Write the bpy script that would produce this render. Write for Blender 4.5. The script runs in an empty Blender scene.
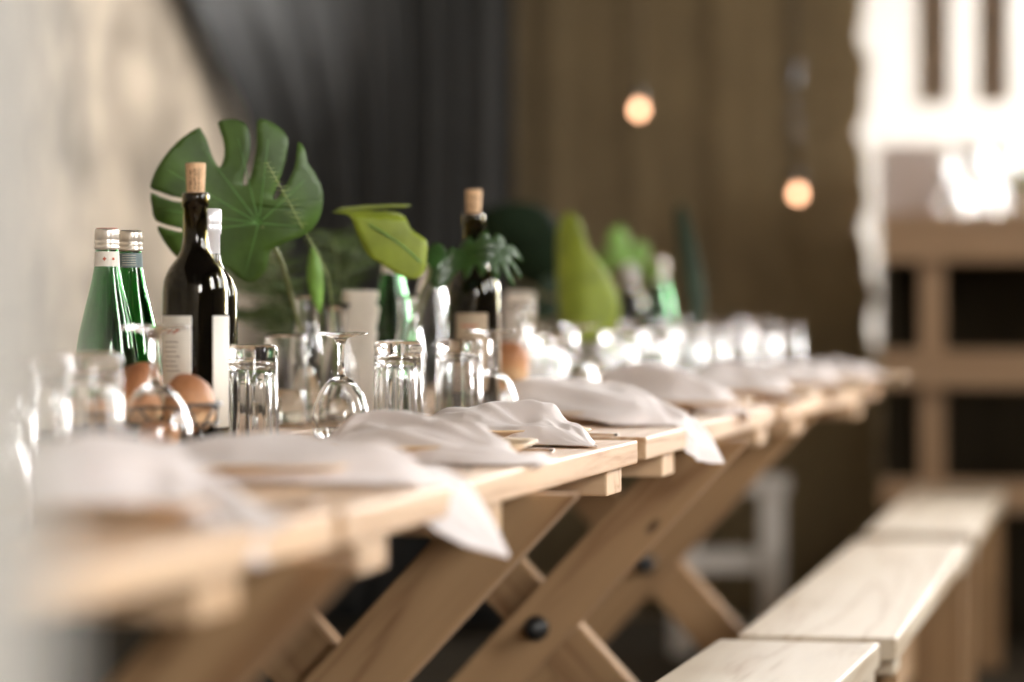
import bpy, bmesh, math, random
from mathutils import Vector, Matrix, noise
from mathutils.geometry import tessellate_polygon
random.seed(7)
PI = math.pi
scene = bpy.context.scene
C = scene.collection

# ------------------------------------------------------------------ camera
F = 3200.0            # focal length in photo pixels
HOR = 302.0           # horizon row
CAMH = 0.935
TH = math.atan((1175 - 512) / F)   # the table runs along +Y, its vanishing point is column 1175
FW = Vector((-math.sin(TH), math.cos(TH), 0))
RT = Vector((math.cos(TH), math.sin(TH), 0))
cam_d = bpy.data.cameras.new('camera')
cam = bpy.data.objects.new('camera', cam_d); C.objects.link(cam)
cam.location = (0, 0, CAMH); cam.rotation_euler = (PI / 2, 0, TH)
cam_d.sensor_width = 36; cam_d.lens = F * 36 / 1024
cam_d.shift_y = -(341 - HOR) / 1024
cam_d.dof.use_dof = True; cam_d.dof.focus_distance = 3.92
cam_d.dof.aperture_fstop = 1.85
cam_d.clip_start = 0.02
scene.camera = cam

# ------------------------------------------------------------------ light: overcast sky through the openings of the barn
w = bpy.data.worlds.new('sky'); scene.world = w; w.use_nodes = True
bg = w.node_tree.nodes['Background']
bg.inputs[0].default_value = (1.0, 0.98, 0.955, 1); bg.inputs[1].default_value = 1.0
vs = scene.view_settings
vs.view_transform = 'Standard'; vs.look = 'None'; vs.gamma = 1; vs.use_curve_mapping = False
vs.exposure = 5.12
cy = scene.cycles
cy.use_denoising = True
cy.max_bounces = 14; cy.transmission_bounces = 14; cy.glossy_bounces = 6; cy.diffuse_bounces = 5
cy.sample_clamp_indirect = 5; cy.blur_glossy = 0.6

def portal(name, loc, rot, sx, sy):
    l = bpy.data.lights.new(name, 'AREA'); l.shape = 'RECTANGLE'; l.size = sx; l.size_y = sy
    l.cycles.is_portal = True
    o = bpy.data.objects.new(name, l); C.objects.link(o); o.location = loc; o.rotation_euler = rot
XR = 2.0; YB = 9.8; XL = -2.5; YF = -2.6; ZC = 3.3
RWIN = [(-2.3, -.3), (2.7, 3.4), (4.9, 5.4), (6.9, 7.4)]          # openings along the right wall
RZ0, RZ1 = 1.5, 2.75
BWIN = (-1.15, -.36, 0.80, 1.95)                       # back wall window
BWIN2 = (-.20, 1.85, 1.0, 2.9)                       # second back window, right of the frame
BWIN3 = (-2.2, -.4, 2.6, 3.15)                       # clerestory above the curtains
for a, b in RWIN:
    portal('window_portal', (XR - .01, (a + b) / 2, (RZ0 + RZ1) / 2), (0, PI / 2, 0), RZ1 - RZ0, b - a)
portal('window_portal', ((BWIN3[0] + BWIN3[1]) / 2, YB - .01, (BWIN3[2] + BWIN3[3]) / 2), (-PI / 2, 0, 0), BWIN3[1] - BWIN3[0], BWIN3[3] - BWIN3[2])
portal('window_portal', ((BWIN2[0] + BWIN2[1]) / 2, YB - .01, (BWIN2[2] + BWIN2[3]) / 2), (-PI / 2, 0, 0), BWIN2[1] - BWIN2[0], BWIN2[3] - BWIN2[2])
portal('window_portal', ((BWIN[0] + BWIN[1]) / 2, YB - .01, (BWIN[2] + BWIN[3]) / 2), (-PI / 2, 0, 0), BWIN[1] - BWIN[0], BWIN[3] - BWIN[2])

# ------------------------------------------------------------------ pixel helpers (a pixel gives a direction; height or scale gives the distance)
def P(px, py, z):
    d = (CAMH - z) * F / (py - HOR)
    v = FW * d + RT * ((px - 512) / F * d)
    return Vector((v.x, v.y, z))
def Q(px, py, s):                     # s = photo pixels per metre at that depth
    d = F / s
    v = FW * d + RT * ((px - 512) / F * d)
    return Vector((v.x, v.y, CAMH - (py - HOR) / s))
def G(px, s, z=0.7611):
    v = Q(px, HOR, s); return Vector((v.x, v.y, z))

# ------------------------------------------------------------------ materials
M = {}
def nodes(name):
    m = bpy.data.materials.new(name); m.use_nodes = True
    nt = m.node_tree; b = nt.nodes['Principled BSDF']; M[name] = m
    return m, nt, b
def mat(name, col, rough=.6, var=.12, scale=8, bump=0.0, bscale=60, metal=0, spec=.5, sheen=0, stretch=(1, 1, 1), trans=0, sss=0):
    m, nt, b = nodes(name); N, L = nt.nodes, nt.links
    tc = N.new('ShaderNodeTexCoord'); mp = N.new('ShaderNodeMapping'); mp.inputs['Scale'].default_value = stretch
    L.new(tc.outputs['Object'], mp.inputs[0])
    nz = N.new('ShaderNodeTexNoise'); nz.inputs['Scale'].default_value = scale; nz.inputs['Detail'].default_value = 5
    L.new(mp.outputs[0], nz.inputs[0])
    cr = N.new('ShaderNodeValToRGB')
    cr.color_ramp.elements[0].position = .3; cr.color_ramp.elements[1].position = .7
    cr.color_ramp.elements[0].color = tuple(max(0, c * (1 - var)) for c in col) + (1,)
    cr.color_ramp.elements[1].color = tuple(min(1, c * (1 + var)) for c in col) + (1,)
    L.new(nz.outputs[0], cr.inputs[0]); L.new(cr.outputs[0], b.inputs['Base Color'])
    b.inputs['Roughness'].default_value = rough; b.inputs['Metallic'].default_value = metal
    b.inputs['Specular IOR Level'].default_value = spec
    if sheen: b.inputs['Sheen Weight'].default_value = sheen
    if trans: b.inputs['Transmission Weight'].default_value = trans
    if bump:
        n2 = N.new('ShaderNodeTexNoise'); n2.inputs['Scale'].default_value = bscale; n2.inputs['Detail'].default_value = 4
        L.new(mp.outputs[0], n2.inputs[0])
        bp = N.new('ShaderNodeBump'); bp.inputs['Strength'].default_value = bump; bp.inputs['Distance'].default_value = .01
        L.new(n2.outputs[0], bp.inputs['Height']); L.new(bp.outputs[0], b.inputs['Normal'])
    return m
def wood(name, c0, c1, rough=.45, spec=.5, grain=1.0, knots=True):
    # grain runs along each board's own Y axis
    m, nt, b = nodes(name); N, L = nt.nodes, nt.links
    tc = N.new('ShaderNodeTexCoord'); oi = N.new('ShaderNodeObjectInfo')
    add = N.new('ShaderNodeVectorMath'); add.operation = 'MULTIPLY_ADD'
    rv = N.new('ShaderNodeCombineXYZ')
    for i, k in enumerate((3.1, 7.7, 5.3)):
        mu = N.new('ShaderNodeMath'); mu.operation = 'MULTIPLY'; mu.inputs[1].default_value = k
        L.new(oi.outputs['Random'], mu.inputs[0]); L.new(mu.outputs[0], rv.inputs[i])
    add.inputs[1].default_value = (1, 1, 1)
    L.new(tc.outputs['Object'], add.inputs[0]); L.new(rv.outputs[0], add.inputs[2])
    mp = N.new('ShaderNodeMapping'); mp.inputs['Scale'].default_value = (1, .07, 1); L.new(add.outputs[0], mp.inputs[0])
    n1 = N.new('ShaderNodeTexNoise'); n1.inputs['Scale'].default_value = 9 * grain; n1.inputs['Detail'].default_value = 2; n1.inputs['Distortion'].default_value = .6
    L.new(mp.outputs[0], n1.inputs[0])
    mu = N.new('ShaderNodeMath'); mu.operation = 'MULTIPLY'; mu.inputs[1].default_value = 9; L.new(n1.outputs[0], mu.inputs[0])
    fr = N.new('ShaderNodeMath'); fr.operation = 'PINGPONG'; fr.inputs[1].default_value = 1; L.new(mu.outputs[0], fr.inputs[0])
    n2 = N.new('ShaderNodeTexNoise'); n2.inputs['Scale'].default_value = 130; n2.inputs['Detail'].default_value = 3; L.new(mp.outputs[0], n2.inputs[0])
    mx = N.new('ShaderNodeMath'); mx.operation = 'MULTIPLY_ADD'; mx.inputs[1].default_value = .55; L.new(fr.outputs[0], mx.inputs[0])
    m2 = N.new('ShaderNodeMath'); m2.operation = 'MULTIPLY'; m2.inputs[1].default_value = .45; L.new(n2.outputs[0], m2.inputs[0]); L.new(m2.outputs[0], mx.inputs[2])
    cr = N.new('ShaderNodeValToRGB'); cr.color_ramp.elements[0].position = .15; cr.color_ramp.elements[1].position = .85
    cr.color_ramp.elements[0].color = c1 + (1,); cr.color_ramp.elements[1].color = c0 + (1,)
    e = cr.color_ramp.elements.new(.4); e.color = tuple((a * .75 + b_ * .25) for a, b_ in zip(c0, c1)) + (1,)
    L.new(mx.outputs[0], cr.inputs[0])
    last = cr.outputs[0]
    if knots:
        vo = N.new('ShaderNodeTexVoronoi'); vo.inputs['Scale'].default_value = 3.2; vo.inputs['Randomness'].default_value = 1
        mk = N.new('ShaderNodeMapping'); mk.inputs['Scale'].default_value = (1.6, .8, 1.6); L.new(add.outputs[0], mk.inputs[0]); L.new(mk.outputs[0], vo.inputs[0])
        k = N.new('ShaderNodeValToRGB'); k.color_ramp.elements[0].position = .02; k.color_ramp.elements[1].position = .05
        k.color_ramp.elements[0].color = (.8, .8, .8, 1); k.color_ramp.elements[1].color = (0, 0, 0, 1); L.new(vo.outputs['Distance'], k.inputs[0])
        mm = N.new('ShaderNodeMix'); mm.data_type = 'RGBA'; L.new(k.outputs[0], mm.inputs[0]); L.new(last, mm.inputs[6])
        mm.inputs[7].default_value = tuple(c * .3 for c in c1) + (1,); last = mm.outputs[2]
    hs = N.new('ShaderNodeHueSaturation'); L.new(last, hs.inputs['Color'])
    mr = N.new('ShaderNodeMapRange'); mr.inputs[3].default_value = .88; mr.inputs[4].default_value = 1.1; L.new(oi.outputs['Random'], mr.inputs[0]); L.new(mr.outputs[0], hs.inputs['Value'])
    L.new(hs.outputs[0], b.inputs['Base Color'])
    b.inputs['Roughness'].default_value = rough; b.inputs['Specular IOR Level'].default_value = spec
    bp = N.new('ShaderNodeBump'); bp.inputs['Strength'].default_value = .08; bp.inputs['Distance'].default_value = .004
    L.new(mx.outputs[0], bp.inputs['Height']); L.new(bp.outputs[0], b.inputs['Normal'])
    return m
def glass(name, col=(1, 1, 1), rough=0.0, ior=1.47):
    m, nt, b = nodes(name); N, L = nt.nodes, nt.links
    b.inputs['Base Color'].default_value = col + (1,)
    b.inputs['Transmission Weight'].default_value = 1; b.inputs['Roughness'].default_value = rough; b.inputs['IOR'].default_value = ior
    return m
def emit(name, col, st):
    m, nt, b = nodes(name)
    b.inputs['Emission Color'].default_value = col + (1,); b.inputs['Emission Strength'].default_value = st
    b.inputs['Base Color'].default_value = (.8, .6, .4, 1); return m

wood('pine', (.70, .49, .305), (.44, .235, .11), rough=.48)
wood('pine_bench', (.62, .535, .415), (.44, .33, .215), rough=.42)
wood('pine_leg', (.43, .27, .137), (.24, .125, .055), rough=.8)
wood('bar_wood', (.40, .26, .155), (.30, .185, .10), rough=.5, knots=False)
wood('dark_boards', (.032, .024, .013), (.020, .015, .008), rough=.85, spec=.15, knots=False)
mat('plaster', (.37, .31, .24), .9, .6, 4.2, .5, 14)
mat('whitewash', (.36, .34, .305), .85, .05, 6, .2, 40)
mat('facade_white', (.34, .335, .33), .85, .04, 3)
mat('concrete', (.045, .036, .024), .95, .3, 3, .3, 30, spec=.15)
mat('ceiling_dark', (.10, .075, .05), .8, .3, 4)
mat('burlap', (.185, .135, .068), .9, .12, 5, .4, 500, sheen=.2)
mat('grey_drape', (.038, .038, .037), .55, .25, 2, .1, 200, spec=.3)
mat('linen', (.86, .79, .775), .85, .04, 12, .25, 900, sheen=.3)
mat('palm_plate', (.72, .53, .33), .5, .15, 6, .1, 60, stretch=(1, 9, 1))
mat('steel', (.72, .71, .70), .18, .02, 5, metal=1)
mat('alu_cap', (.80, .74, .66), .32, .04, 20, metal=.8)
mat('red_cap', (.55, .10, .06), .35, .05, 20, metal=.4)
mat('foil', (.78, .78, .80), .35, .05, 30, metal=.4)
mat('cork', (.66, .43, .25), .85, .18, 90, .3, 200)
mat('ink', (.12, .06, .03), .8, .05)
mat('red_ink', (.55, .14, .08), .8, .05)
mat('label_paper', (.82, .78, .70), .75, .03, 30)
mat('tan_label', (.42, .32, .22), .75, .06, 30)
mat('blue_label', (.22, .29, .30), .6, .06, 30)
mat('torn_paper', (.86, .78, .68), .9, .06, 20, .3, 120)
def bread_mat():
    m, nt, b = nodes('bread'); N, L = nt.nodes, nt.links
    tc = N.new('ShaderNodeTexCoord'); sp = N.new('ShaderNodeSeparateXYZ'); L.new(tc.outputs['Object'], sp.inputs[0])
    nz = N.new('ShaderNodeTexNoise'); nz.inputs['Scale'].default_value = 45; nz.inputs['Detail'].default_value = 6; L.new(tc.outputs['Object'], nz.inputs[0])
    ma = N.new('ShaderNodeMath'); ma.operation = 'MULTIPLY_ADD'; ma.inputs[1].default_value = .022; L.new(nz.outputs[0], ma.inputs[0]); L.new(sp.outputs['Z'], ma.inputs[2])
    mr = N.new('ShaderNodeMapRange'); mr.inputs[1].default_value = -.004; mr.inputs[2].default_value = .042; L.new(ma.outputs[0], mr.inputs[0])
    cr = N.new('ShaderNodeValToRGB'); cr.color_ramp.elements[0].color = (.66, .42, .23, 1); cr.color_ramp.elements[1].color = (.30, .115, .045, 1)
    e = cr.color_ramp.elements.new(.35); e.color = (.52, .26, .115, 1)
    L.new(mr.outputs[0], cr.inputs[0]); L.new(cr.outputs[0], b.inputs['Base Color']); b.inputs['Roughness'].default_value = .62
    bp = N.new('ShaderNodeBump'); bp.inputs['Strength'].default_value = .5; bp.inputs['Distance'].default_value = .004; L.new(nz.outputs[0], bp.inputs['Height']); L.new(bp.outputs[0], b.inputs['Normal'])
bread_mat()
mat('wire', (.018, .016, .015), .4, .1)
mat('black_plastic', (.02, .02, .02), .35, .1)
mat('leaf_dark', (.045, .095, .012), .5, .35, 22, .1, 60)
mat('leaf_vein', (.11, .26, .06), .5, .1)
mat('leaf_pale', (.21, .27, .022), .45, .2, 25, .1, 60)
mat('leaf_bright', (.17, .33, .05), .45, .25, 20)
mat('leaf_gloss', (.022, .060, .012), .28, .3, 25, .15, 50)
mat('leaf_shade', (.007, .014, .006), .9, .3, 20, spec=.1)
mat('leaf_deep', (.010, .026, .009), .75, .3, 20)
mat('fern', (.060, .095, .020), .6, .3, 40)
mat('fern_light', (.30, .38, .14), .6, .2, 40)
mat('stem', (.17, .20, .07), .6, .2, 40)
mat('wine', (.006, .004, .003), .2, .1)
mat('white_paint', (.62, .58, .53), .5, .06, 8)
mat('card_box', (.52, .44, .40), .8, .08, 6)
mat('shutter', (.24, .18, .13), .6, .15, 6)
mat('dark_pane', (.16, .13, .10), .08, .1, 3)
mat('copper', (.35, .16, .08), .4, .2, 6, metal=.3)
glass('clear_glass'); glass('green_glass', (.07, .38, .10)); glass('wine_glass_green', (.09, .072, .008)); glass('water', (.97, 1, .96), ior=1.33)
emit('bulb_glow', (1.0, .50, .28), .24)

# ------------------------------------------------------------------ object helpers
def link(o, parent=None):
    C.objects.link(o)
    if parent is not None: o.parent = parent
    return o
def finish(bm, name, m, parent=None, loc=None, smooth=True, matrix=None):
    bmesh.ops.recalc_face_normals(bm, faces=bm.faces)
    me = bpy.data.meshes.new(name); bm.to_mesh(me); bm.free()
    if smooth:
        for p in me.polygons: p.use_smooth = True
    if m: me.materials.append(M[m])
    o = bpy.data.objects.new(name, me); link(o, parent)
    if matrix is not None: o.matrix_local = matrix
    elif loc is not None: o.location = loc
    return o
def tag(o, label, cat, group=None, kind=None):
    o['label'] = label; o['category'] = cat
    if group: o['group'] = group
    if kind: o['kind'] = kind
    return o
def struct(o, label=None, cat=None):
    o['kind'] = 'structure'
    if label: o['label'] = label
    if cat: o['category'] = cat
    return o
def empty(name, loc=(0, 0, 0), rz=0, label=None, cat=None, group=None):
    o = bpy.data.objects.new(name, None); link(o); o.location = loc; o.rotation_euler = (0, 0, rz)
    o.empty_display_size = .05
    if label: tag(o, label, cat, group)
    return o
def box_bm(sx, sy, sz, c=(0, 0, 0), bevel=0.0, bm=None):
    b = bmesh.new(); bmesh.ops.create_cube(b, size=1)
    for v in b.verts: v.co = Vector((v.co.x * sx, v.co.y * sy, v.co.z * sz))
    if bevel: bmesh.ops.bevel(b, geom=b.edges[:], offset=bevel, segments=2, affect='EDGES', profile=.6)
    for v in b.verts: v.co += Vector(c)
    if bm is None: return b
    me = bpy.data.meshes.new('tmp'); b.to_mesh(me); b.free(); bm.from_mesh(me); bpy.data.meshes.remove(me); return bm
def box(name, sx, sy, sz, loc, m, parent=None, bevel=.002, rz=0):
    o = finish(box_bm(sx, sy, sz, bevel=bevel), name, m, parent, loc, smooth=False)
    if rz: o.rotation_euler = (0, 0, rz)
    return o
def boxes(name, lst, m, parent=None):     # lst of (x0,x1,y0,y1,z0,z1)
    bm = bmesh.new()
    for x0, x1, y0, y1, z0, z1 in lst:
        box_bm(x1 - x0, y1 - y0, z1 - z0, ((x0 + x1) / 2, (y0 + y1) / 2, (z0 + z1) / 2), bm=bm)
    return finish(bm, name, m, parent, smooth=False)
def lathe(prof, n=40, rmod=None):
    bm = bmesh.new(); rings = []
    for i, (r, z) in enumerate(prof):
        if r < 1e-6: rings.append([bm.verts.new((0, 0, z))])
        else:
            ring = []
            for k in range(n):
                a = 2 * PI * k / n; rr = r * (rmod(a, i, z) if rmod else 1)
                ring.append(bm.verts.new((rr * math.cos(a), rr * math.sin(a), z)))
            rings.append(ring)
    for a, b in zip(rings, rings[1:]):
        if len(a) == 1 and len(b) == 1: continue
        for k in range(n):
            k2 = (k + 1) % n
            if len(a) == 1: bm.faces.new((a[0], b[k], b[k2]))
            elif len(b) == 1: bm.faces.new((a[k], b[0], a[k2]))
            else: bm.faces.new((a[k], b[k], b[k2], a[k2]))
    return bm
def spline(pts, n):
    pts = [Vector(p) for p in pts]; out = []
    ext = [pts[0] * 2 - pts[1]] + pts + [pts[-1] * 2 - pts[-2]]
    segs = len(pts) - 1
    for i in range(n + 1):
        t = i / n * segs; k = min(int(t), segs - 1); u = t - k
        a, b, c, d = ext[k:k + 4]
        out.append(.5 * ((2 * b) + (c - a) * u + (2 * a - 5 * b + 4 * c - d) * u * u + (3 * b - a - 3 * c + d) * u ** 3))
    return out
def tube(bm, pts, r0, r1=None, n=8, samples=None, cap=True):
    if r1 is None: r1 = r0
    pp = spline(pts, samples) if samples else [Vector(p) for p in pts]
    rings = []; up = Vector((0.13, .31, .94)).normalized(); m_ = len(pp) - 1
    for i, p in enumerate(pp):
        t = (pp[min(i + 1, m_)] - pp[max(i - 1, 0)]).normalized()
        a = t.cross(up)
        if a.length < .05: a = t.cross(Vector((1, 0, 0)))
        a.normalize(); b = t.cross(a); r = r0 + (r1 - r0) * i / m_
        rings.append([bm.verts.new(p + (a * math.cos(2 * PI * k / n) + b * math.sin(2 * PI * k / n)) * r) for k in range(n)])
    for a, b in zip(rings, rings[1:]):
        for k in range(n): bm.faces.new((a[k], a[(k + 1) % n], b[(k + 1) % n], b[k]))
    if cap:
        bm.faces.new(rings[0]); bm.faces.new(rings[-1][::-1])
    return bm
def tube_obj(name, pts, r0, m, parent=None, r1=None, n=8, samples=None):
    bm = bmesh.new(); tube(bm, pts, r0, r1, n, samples); return finish(bm, name, m, parent)
def copy_tree(o, parent=None, loc=None, rz=None):
    c = o.copy(); C.objects.link(c); c.parent = parent
    if loc is not None: c.location = loc
    if rz is not None: c.rotation_euler = (0, 0, rz)
    for ch in o.children: copy_tree(ch, c)
    return c
def board(name, quad, y0, y1, m, parent, direction):
    # a sawn board: quad = four (x,z) corners, thickness from y0 to y1, grain along direction (x,z)
    d = Vector((direction[0], 0, direction[1])).normalized(); n = Vector((0, 1, 0)); s = d.cross(n)
    cx = sum(q[0] for q in quad) / 4; cz = sum(q[1] for q in quad) / 4
    R = Matrix((s, d, s.cross(d))).transposed()
    mtx = Matrix.Translation((cx, (y0 + y1) / 2, cz)) @ R.to_4x4(); inv = mtx.inverted()
    bm = bmesh.new()
    a = [bm.verts.new(inv @ Vector((q[0], y0, q[1]))) for q in quad]; b = [bm.verts.new(inv @ Vector((q[0], y1, q[1]))) for q in quad]
    bm.faces.new(a); bm.faces.new(b[::-1])
    for k in range(4): bm.faces.new((a[k], b[k], b[(k + 1) % 4], a[(k + 1) % 4]))
    bmesh.ops.recalc_face_normals(bm, faces=bm.faces)
    bmesh.ops.bevel(bm, geom=bm.edges[:], offset=.003, segments=2, affect='EDGES')
    return finish(bm, name, m, parent, smooth=False, matrix=mtx)
def solidify(o, t, off=0, sub=0):
    s = o.modifiers.new('thick', 'SOLIDIFY'); s.thickness = t; s.offset = off
    if sub:
        k = o.modifiers.new('smooth', 'SUBSURF'); k.levels = sub; k.render_levels = sub
    return o

# ------------------------------------------------------------------ the setting
struct(boxes('floor', [(-5, 5, -4, 16, -.1, 0)], 'concrete'), 'dark worn concrete floor under the tables', 'floor')
struct(boxes('ceiling', [(XL - 1.2, XR + .2, YF - .2, YB + .2, ZC, ZC + .1)], 'ceiling_dark'), 'dark timber ceiling above the room', 'ceiling')
struct(boxes('wall_left', [(XL - .25, XL, YF, 8.75, 0, ZC)], 'plaster'), 'pale mottled old plaster wall on the left', 'wall')
struct(boxes('wall_recess', [(XL - 1.2, XL - 1.1, 8.75, YB, 0, ZC), (XL - 1.2, XL - .25, 8.75, 8.85, 0, ZC)], 'ceiling_dark'), 'dark recess wall behind the grey drape', 'wall')
rw = []; y = YF
for a, b in RWIN:
    rw += [(XR, XR + .2, y, a, 0, ZC), (XR, XR + .2, a, b, 0, RZ0), (XR, XR + .2, a, b, RZ1, ZC)]; y = b
rw.append((XR, XR + .2, y, YB, 0, ZC))
struct(boxes('wall_right', rw, 'plaster'), 'old plaster wall with tall window openings on the right', 'wall')
struct(boxes('wall_front', [(XL, XR, YF - .2, YF, 0, ZC)], 'plaster'), 'plaster wall behind the camera', 'wall')
bx0, bx1, bz0, bz1 = BWIN
struct(boxes('wall_back', [(XL - 1.2, bx0, YB, YB + .2, 0, 2.6), (bx1, BWIN2[0], YB, YB + .2, 0, 2.6), (XL - 1.2, BWIN2[0], YB, YB + .2, 3.15, ZC), (XL - 1.2, BWIN3[0], YB, YB + .2, 2.6, 3.15), (BWIN3[1], BWIN2[0], YB, YB + .2, 2.6, 3.15), (BWIN2[1], XR, YB, YB + .2, 0, ZC), (BWIN2[0], BWIN2[1], YB, YB + .2, 0, BWIN2[2]), (BWIN2[0], BWIN2[1], YB, YB + .2, BWIN2[3], ZC), (bx0, bx1, YB, YB + .2, 0, bz0), (-.888, bx1, YB, YB + .2, bz0, 1.40), (bx0, bx1, YB, YB + .2, bz1, 2.6)], 'plaster'), 'back wall with the bright window opening', 'wall')
# dark boarded dado along the left wall, each board on its own
dado = struct(boxes('trim_1', [(XL, XL + .03, .5, 8.75, .70, .75), (XL, XL + .012, .5, 8.75, 0, .70)], 'dark_boards'), 'dark boarded dado along the foot of the plaster wall', 'trim')
me = None
for k in range(44):
    yy = .6 + k * .185
    if me is None:
        o = finish(box_bm(.016, .70, .178, bevel=.003), 'board', 'dark_boards', dado, smooth=False); me = o.data
    else:
        o = bpy.data.objects.new('board', me); link(o, dado)
    o.location = (XL + .02, yy, .35); o.rotation_euler = (PI / 2, 0, 0)
# pale post close to the camera, at the left edge of the picture
pp = Q(-14, HOR, 3150)
struct(box('pillar', .16, .16, ZC, (pp.x - .082, pp.y, ZC / 2), 'whitewash', bevel=.01), 'whitewashed post close by at the left edge', 'post')
# outside the back window: a white house front with a dark window, a grey garden wall below
YH = 11.2
def XH(px, Y): return (px - 1175) / F * Y / 1.0
house = empty('house_front', (0, YH, 0), 0, 'bright white house front seen through the back window', 'building')
boxes('wall', [(-4, -.3, 0, .2, -.05, 2.85)], 'facade_white', house)
boxes('plinth', [(-4, -.3, -.04, 0, -.05, .5)], 'facade_white', house)
boxes('added_shade_roof', [(-4, -.3, -1.15, 0, 2.75, 2.85)], 'facade_white', house)  # unseen roof slab, added to keep sky light off the house front
# dark wooden shutters hung on the inside of the back window
for lab, pa, pb_ in (('dark wooden shutter left of the bright gap', 924, 957), ('dark wooden shutter right of the bright gap', 983, 1015)):
    x0, x1 = XH(pa, 9.72), XH(pb_, 9.72)
    sh = empty('window_shutter', ((x0 + x1) / 2, 9.72, 1.535), 0, lab, 'shutter')
    w2 = (x1 - x0) / 2
    boxes('frame', [(-w2, -w2 + .02, -.015, .015, 0, .9), (w2 - .02, w2, -.015, .015, 0, .9), (-w2 + .02, w2 - .02, -.015, .015, 0, .04), (-w2 + .02, w2 - .02, -.015, .015, .86, .9)], 'shutter', sh)
    boxes('panel', [(-w2 + .02, w2 - .02, -.006, .006, .04, .86)], 'shutter', sh)

# ------------------------------------------------------------------ curtains
def curtain(name, x0, x1, z0, z1, Y, amp, waves, m, label, left=None, right=None, seed=1, nx=150, nz=30, swag=None):
    rnd = random.Random(seed); ph = [rnd.uniform(0, 6) for _ in range(6)]
    bm = bmesh.new(); rows = []
    for j in range(nz + 1):
        z = z0 + (z1 - z0) * j / nz; row = []
        a = x0 + (left(z) if left else 0); b = x1 + (right(z) if right else 0)
        for i in range(nx + 1):
            u = i / nx; x = a + (b - a) * u
            yy = amp * (math.sin(u * waves * 2 * PI + ph[0] + .3 * math.sin(z * 1.3)) + .45 * math.sin(u * waves * 4.3 * PI + ph[1] + z * .5) + .3 * math.sin(u * waves * 1.1 * PI + ph[2]))
            row.append(bm.verts.new((max(x, XL + .03), Y + yy - (swag(u, z) if swag else 0), z)))
        rows.append(row)
    for r0, r1 in zip(rows, rows[1:]):
        for i in range(nx): bm.faces.new((r0[i], r0[i + 1], r1[i + 1], r1[i]))
    o = finish(bm, name, m); solidify(o, .004)
    return tag(o, label, 'curtain')
def bright_edge(z):
    return .10 * max(0, (1.3 - z)) * .55 + .012 * math.sin(z * 21) + .008 * math.sin(z * 47 + 1)
curtain('burlap_curtain', -1.90, -.865, .03, 2.5, 9.1, .007, 4, 'burlap', 'brown burlap curtain hanging behind the two glowing bulbs', right=bright_edge, seed=3, nz=80)
curtain('grey_drape', -2.44, -1.80, .03, 2.55, 8.72, .022, 8, 'grey_drape', 'dark grey drape hanging between plaster wall and burlap', left=lambda z: -.02 * max(0, z - 1.15) + .02 * math.sin(z * 5), seed=5, swag=lambda u, z: .95 * max(0, 1 - u * 1.6) ** 2 * max(0, min(1, (z - 1.15) / .55)))

# ------------------------------------------------------------------ tables
TW = 0.84; TT = .76; BT = .03
def make_table(pa, pb, d_legs, battens, label, xc=-.27, zc=.445):
    # pa, pb: near and far end of the lower front edge, in photo pixels
    A = P(pa[0], pa[1], TT - BT); B = P(pb[0], pb[1], TT - BT)
    ang = math.atan2(-(B.x - A.x), B.y - A.y); Ln = math.hypot(B.x - A.x, B.y - A.y) - .008
    root = empty('trestle_table', (A.x, A.y, 0), ang, label, 'table', 'trestle tables in a long row')
    n = 7; pw = TW / n
    for k in range(n):
        dz = random.uniform(-.0008, .0008)
        box('plank', pw - .0025, Ln - random.uniform(0, .004), BT, (-(k + .5) * pw, Ln / 2, TT - BT / 2 + dz), 'pine', root, .003)
    for by in battens:
        o = box('batten', .10, TW - .03, .034, (-TW / 2, by - A.y, TT - BT - .0175), 'pine', root, .003); o.rotation_euler = (0, 0, PI / 2)
    k, hw = 1.08, .056
    zt, zb = TT - BT - .001, 0.0
    for yl in d_legs:
        y0 = yl - A.y
        for sgn, off in ((1, 0), (-1, .048)):
            xt = xc + sgn * (zt - zc) / k; xb = xc - sgn * (zc - zb) / k
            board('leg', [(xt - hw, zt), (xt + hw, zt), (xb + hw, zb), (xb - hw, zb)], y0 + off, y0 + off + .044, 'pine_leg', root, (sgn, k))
        bm = lathe([(0, -.02), (.016, -.014), (.019, -.009), (.019, .0), (.012, .0), (.012, .03), (0, .03)], 20)
        bo = finish(bm, 'bolt', 'black_plastic', root, (xc, y0 - .004, zc)); bo.rotation_euler = (PI / 2, 0, 0)
        ndir = bo
    return root, A, B
def dY(d, px):      # world Y of a point at view depth d seen in column px
    return (FW * d + RT * ((px - 512) / F * d)).y
# (front edge pixels, legs and battens at their world Y)
make_table((-160, 672), (340, 546.5), [dY(2.48, 255) + .09], [dY(2.42, 298)], 'nearest pine trestle table, blurred at the left')
make_table((346, 545), (640, 463), [dY(3.42, 565)], [dY(2.84, 390), dY(3.30, 530), dY(3.98, 628)], 'pine trestle table carrying the sharp tumbler', xc=-.226, zc=.492)
make_table((647, 460), (776, 422), [dY(4.75, 725)], [dY(4.42, 674), dY(5.4, 770)], 'third pine trestle table along the row')
make_table((782, 420), (881, 396), [dY(5.9, 840)], [dY(5.85, 800), dY(6.7, 870)], 'farthest pine trestle table before the burlap curtain', xc=-.31)

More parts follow.
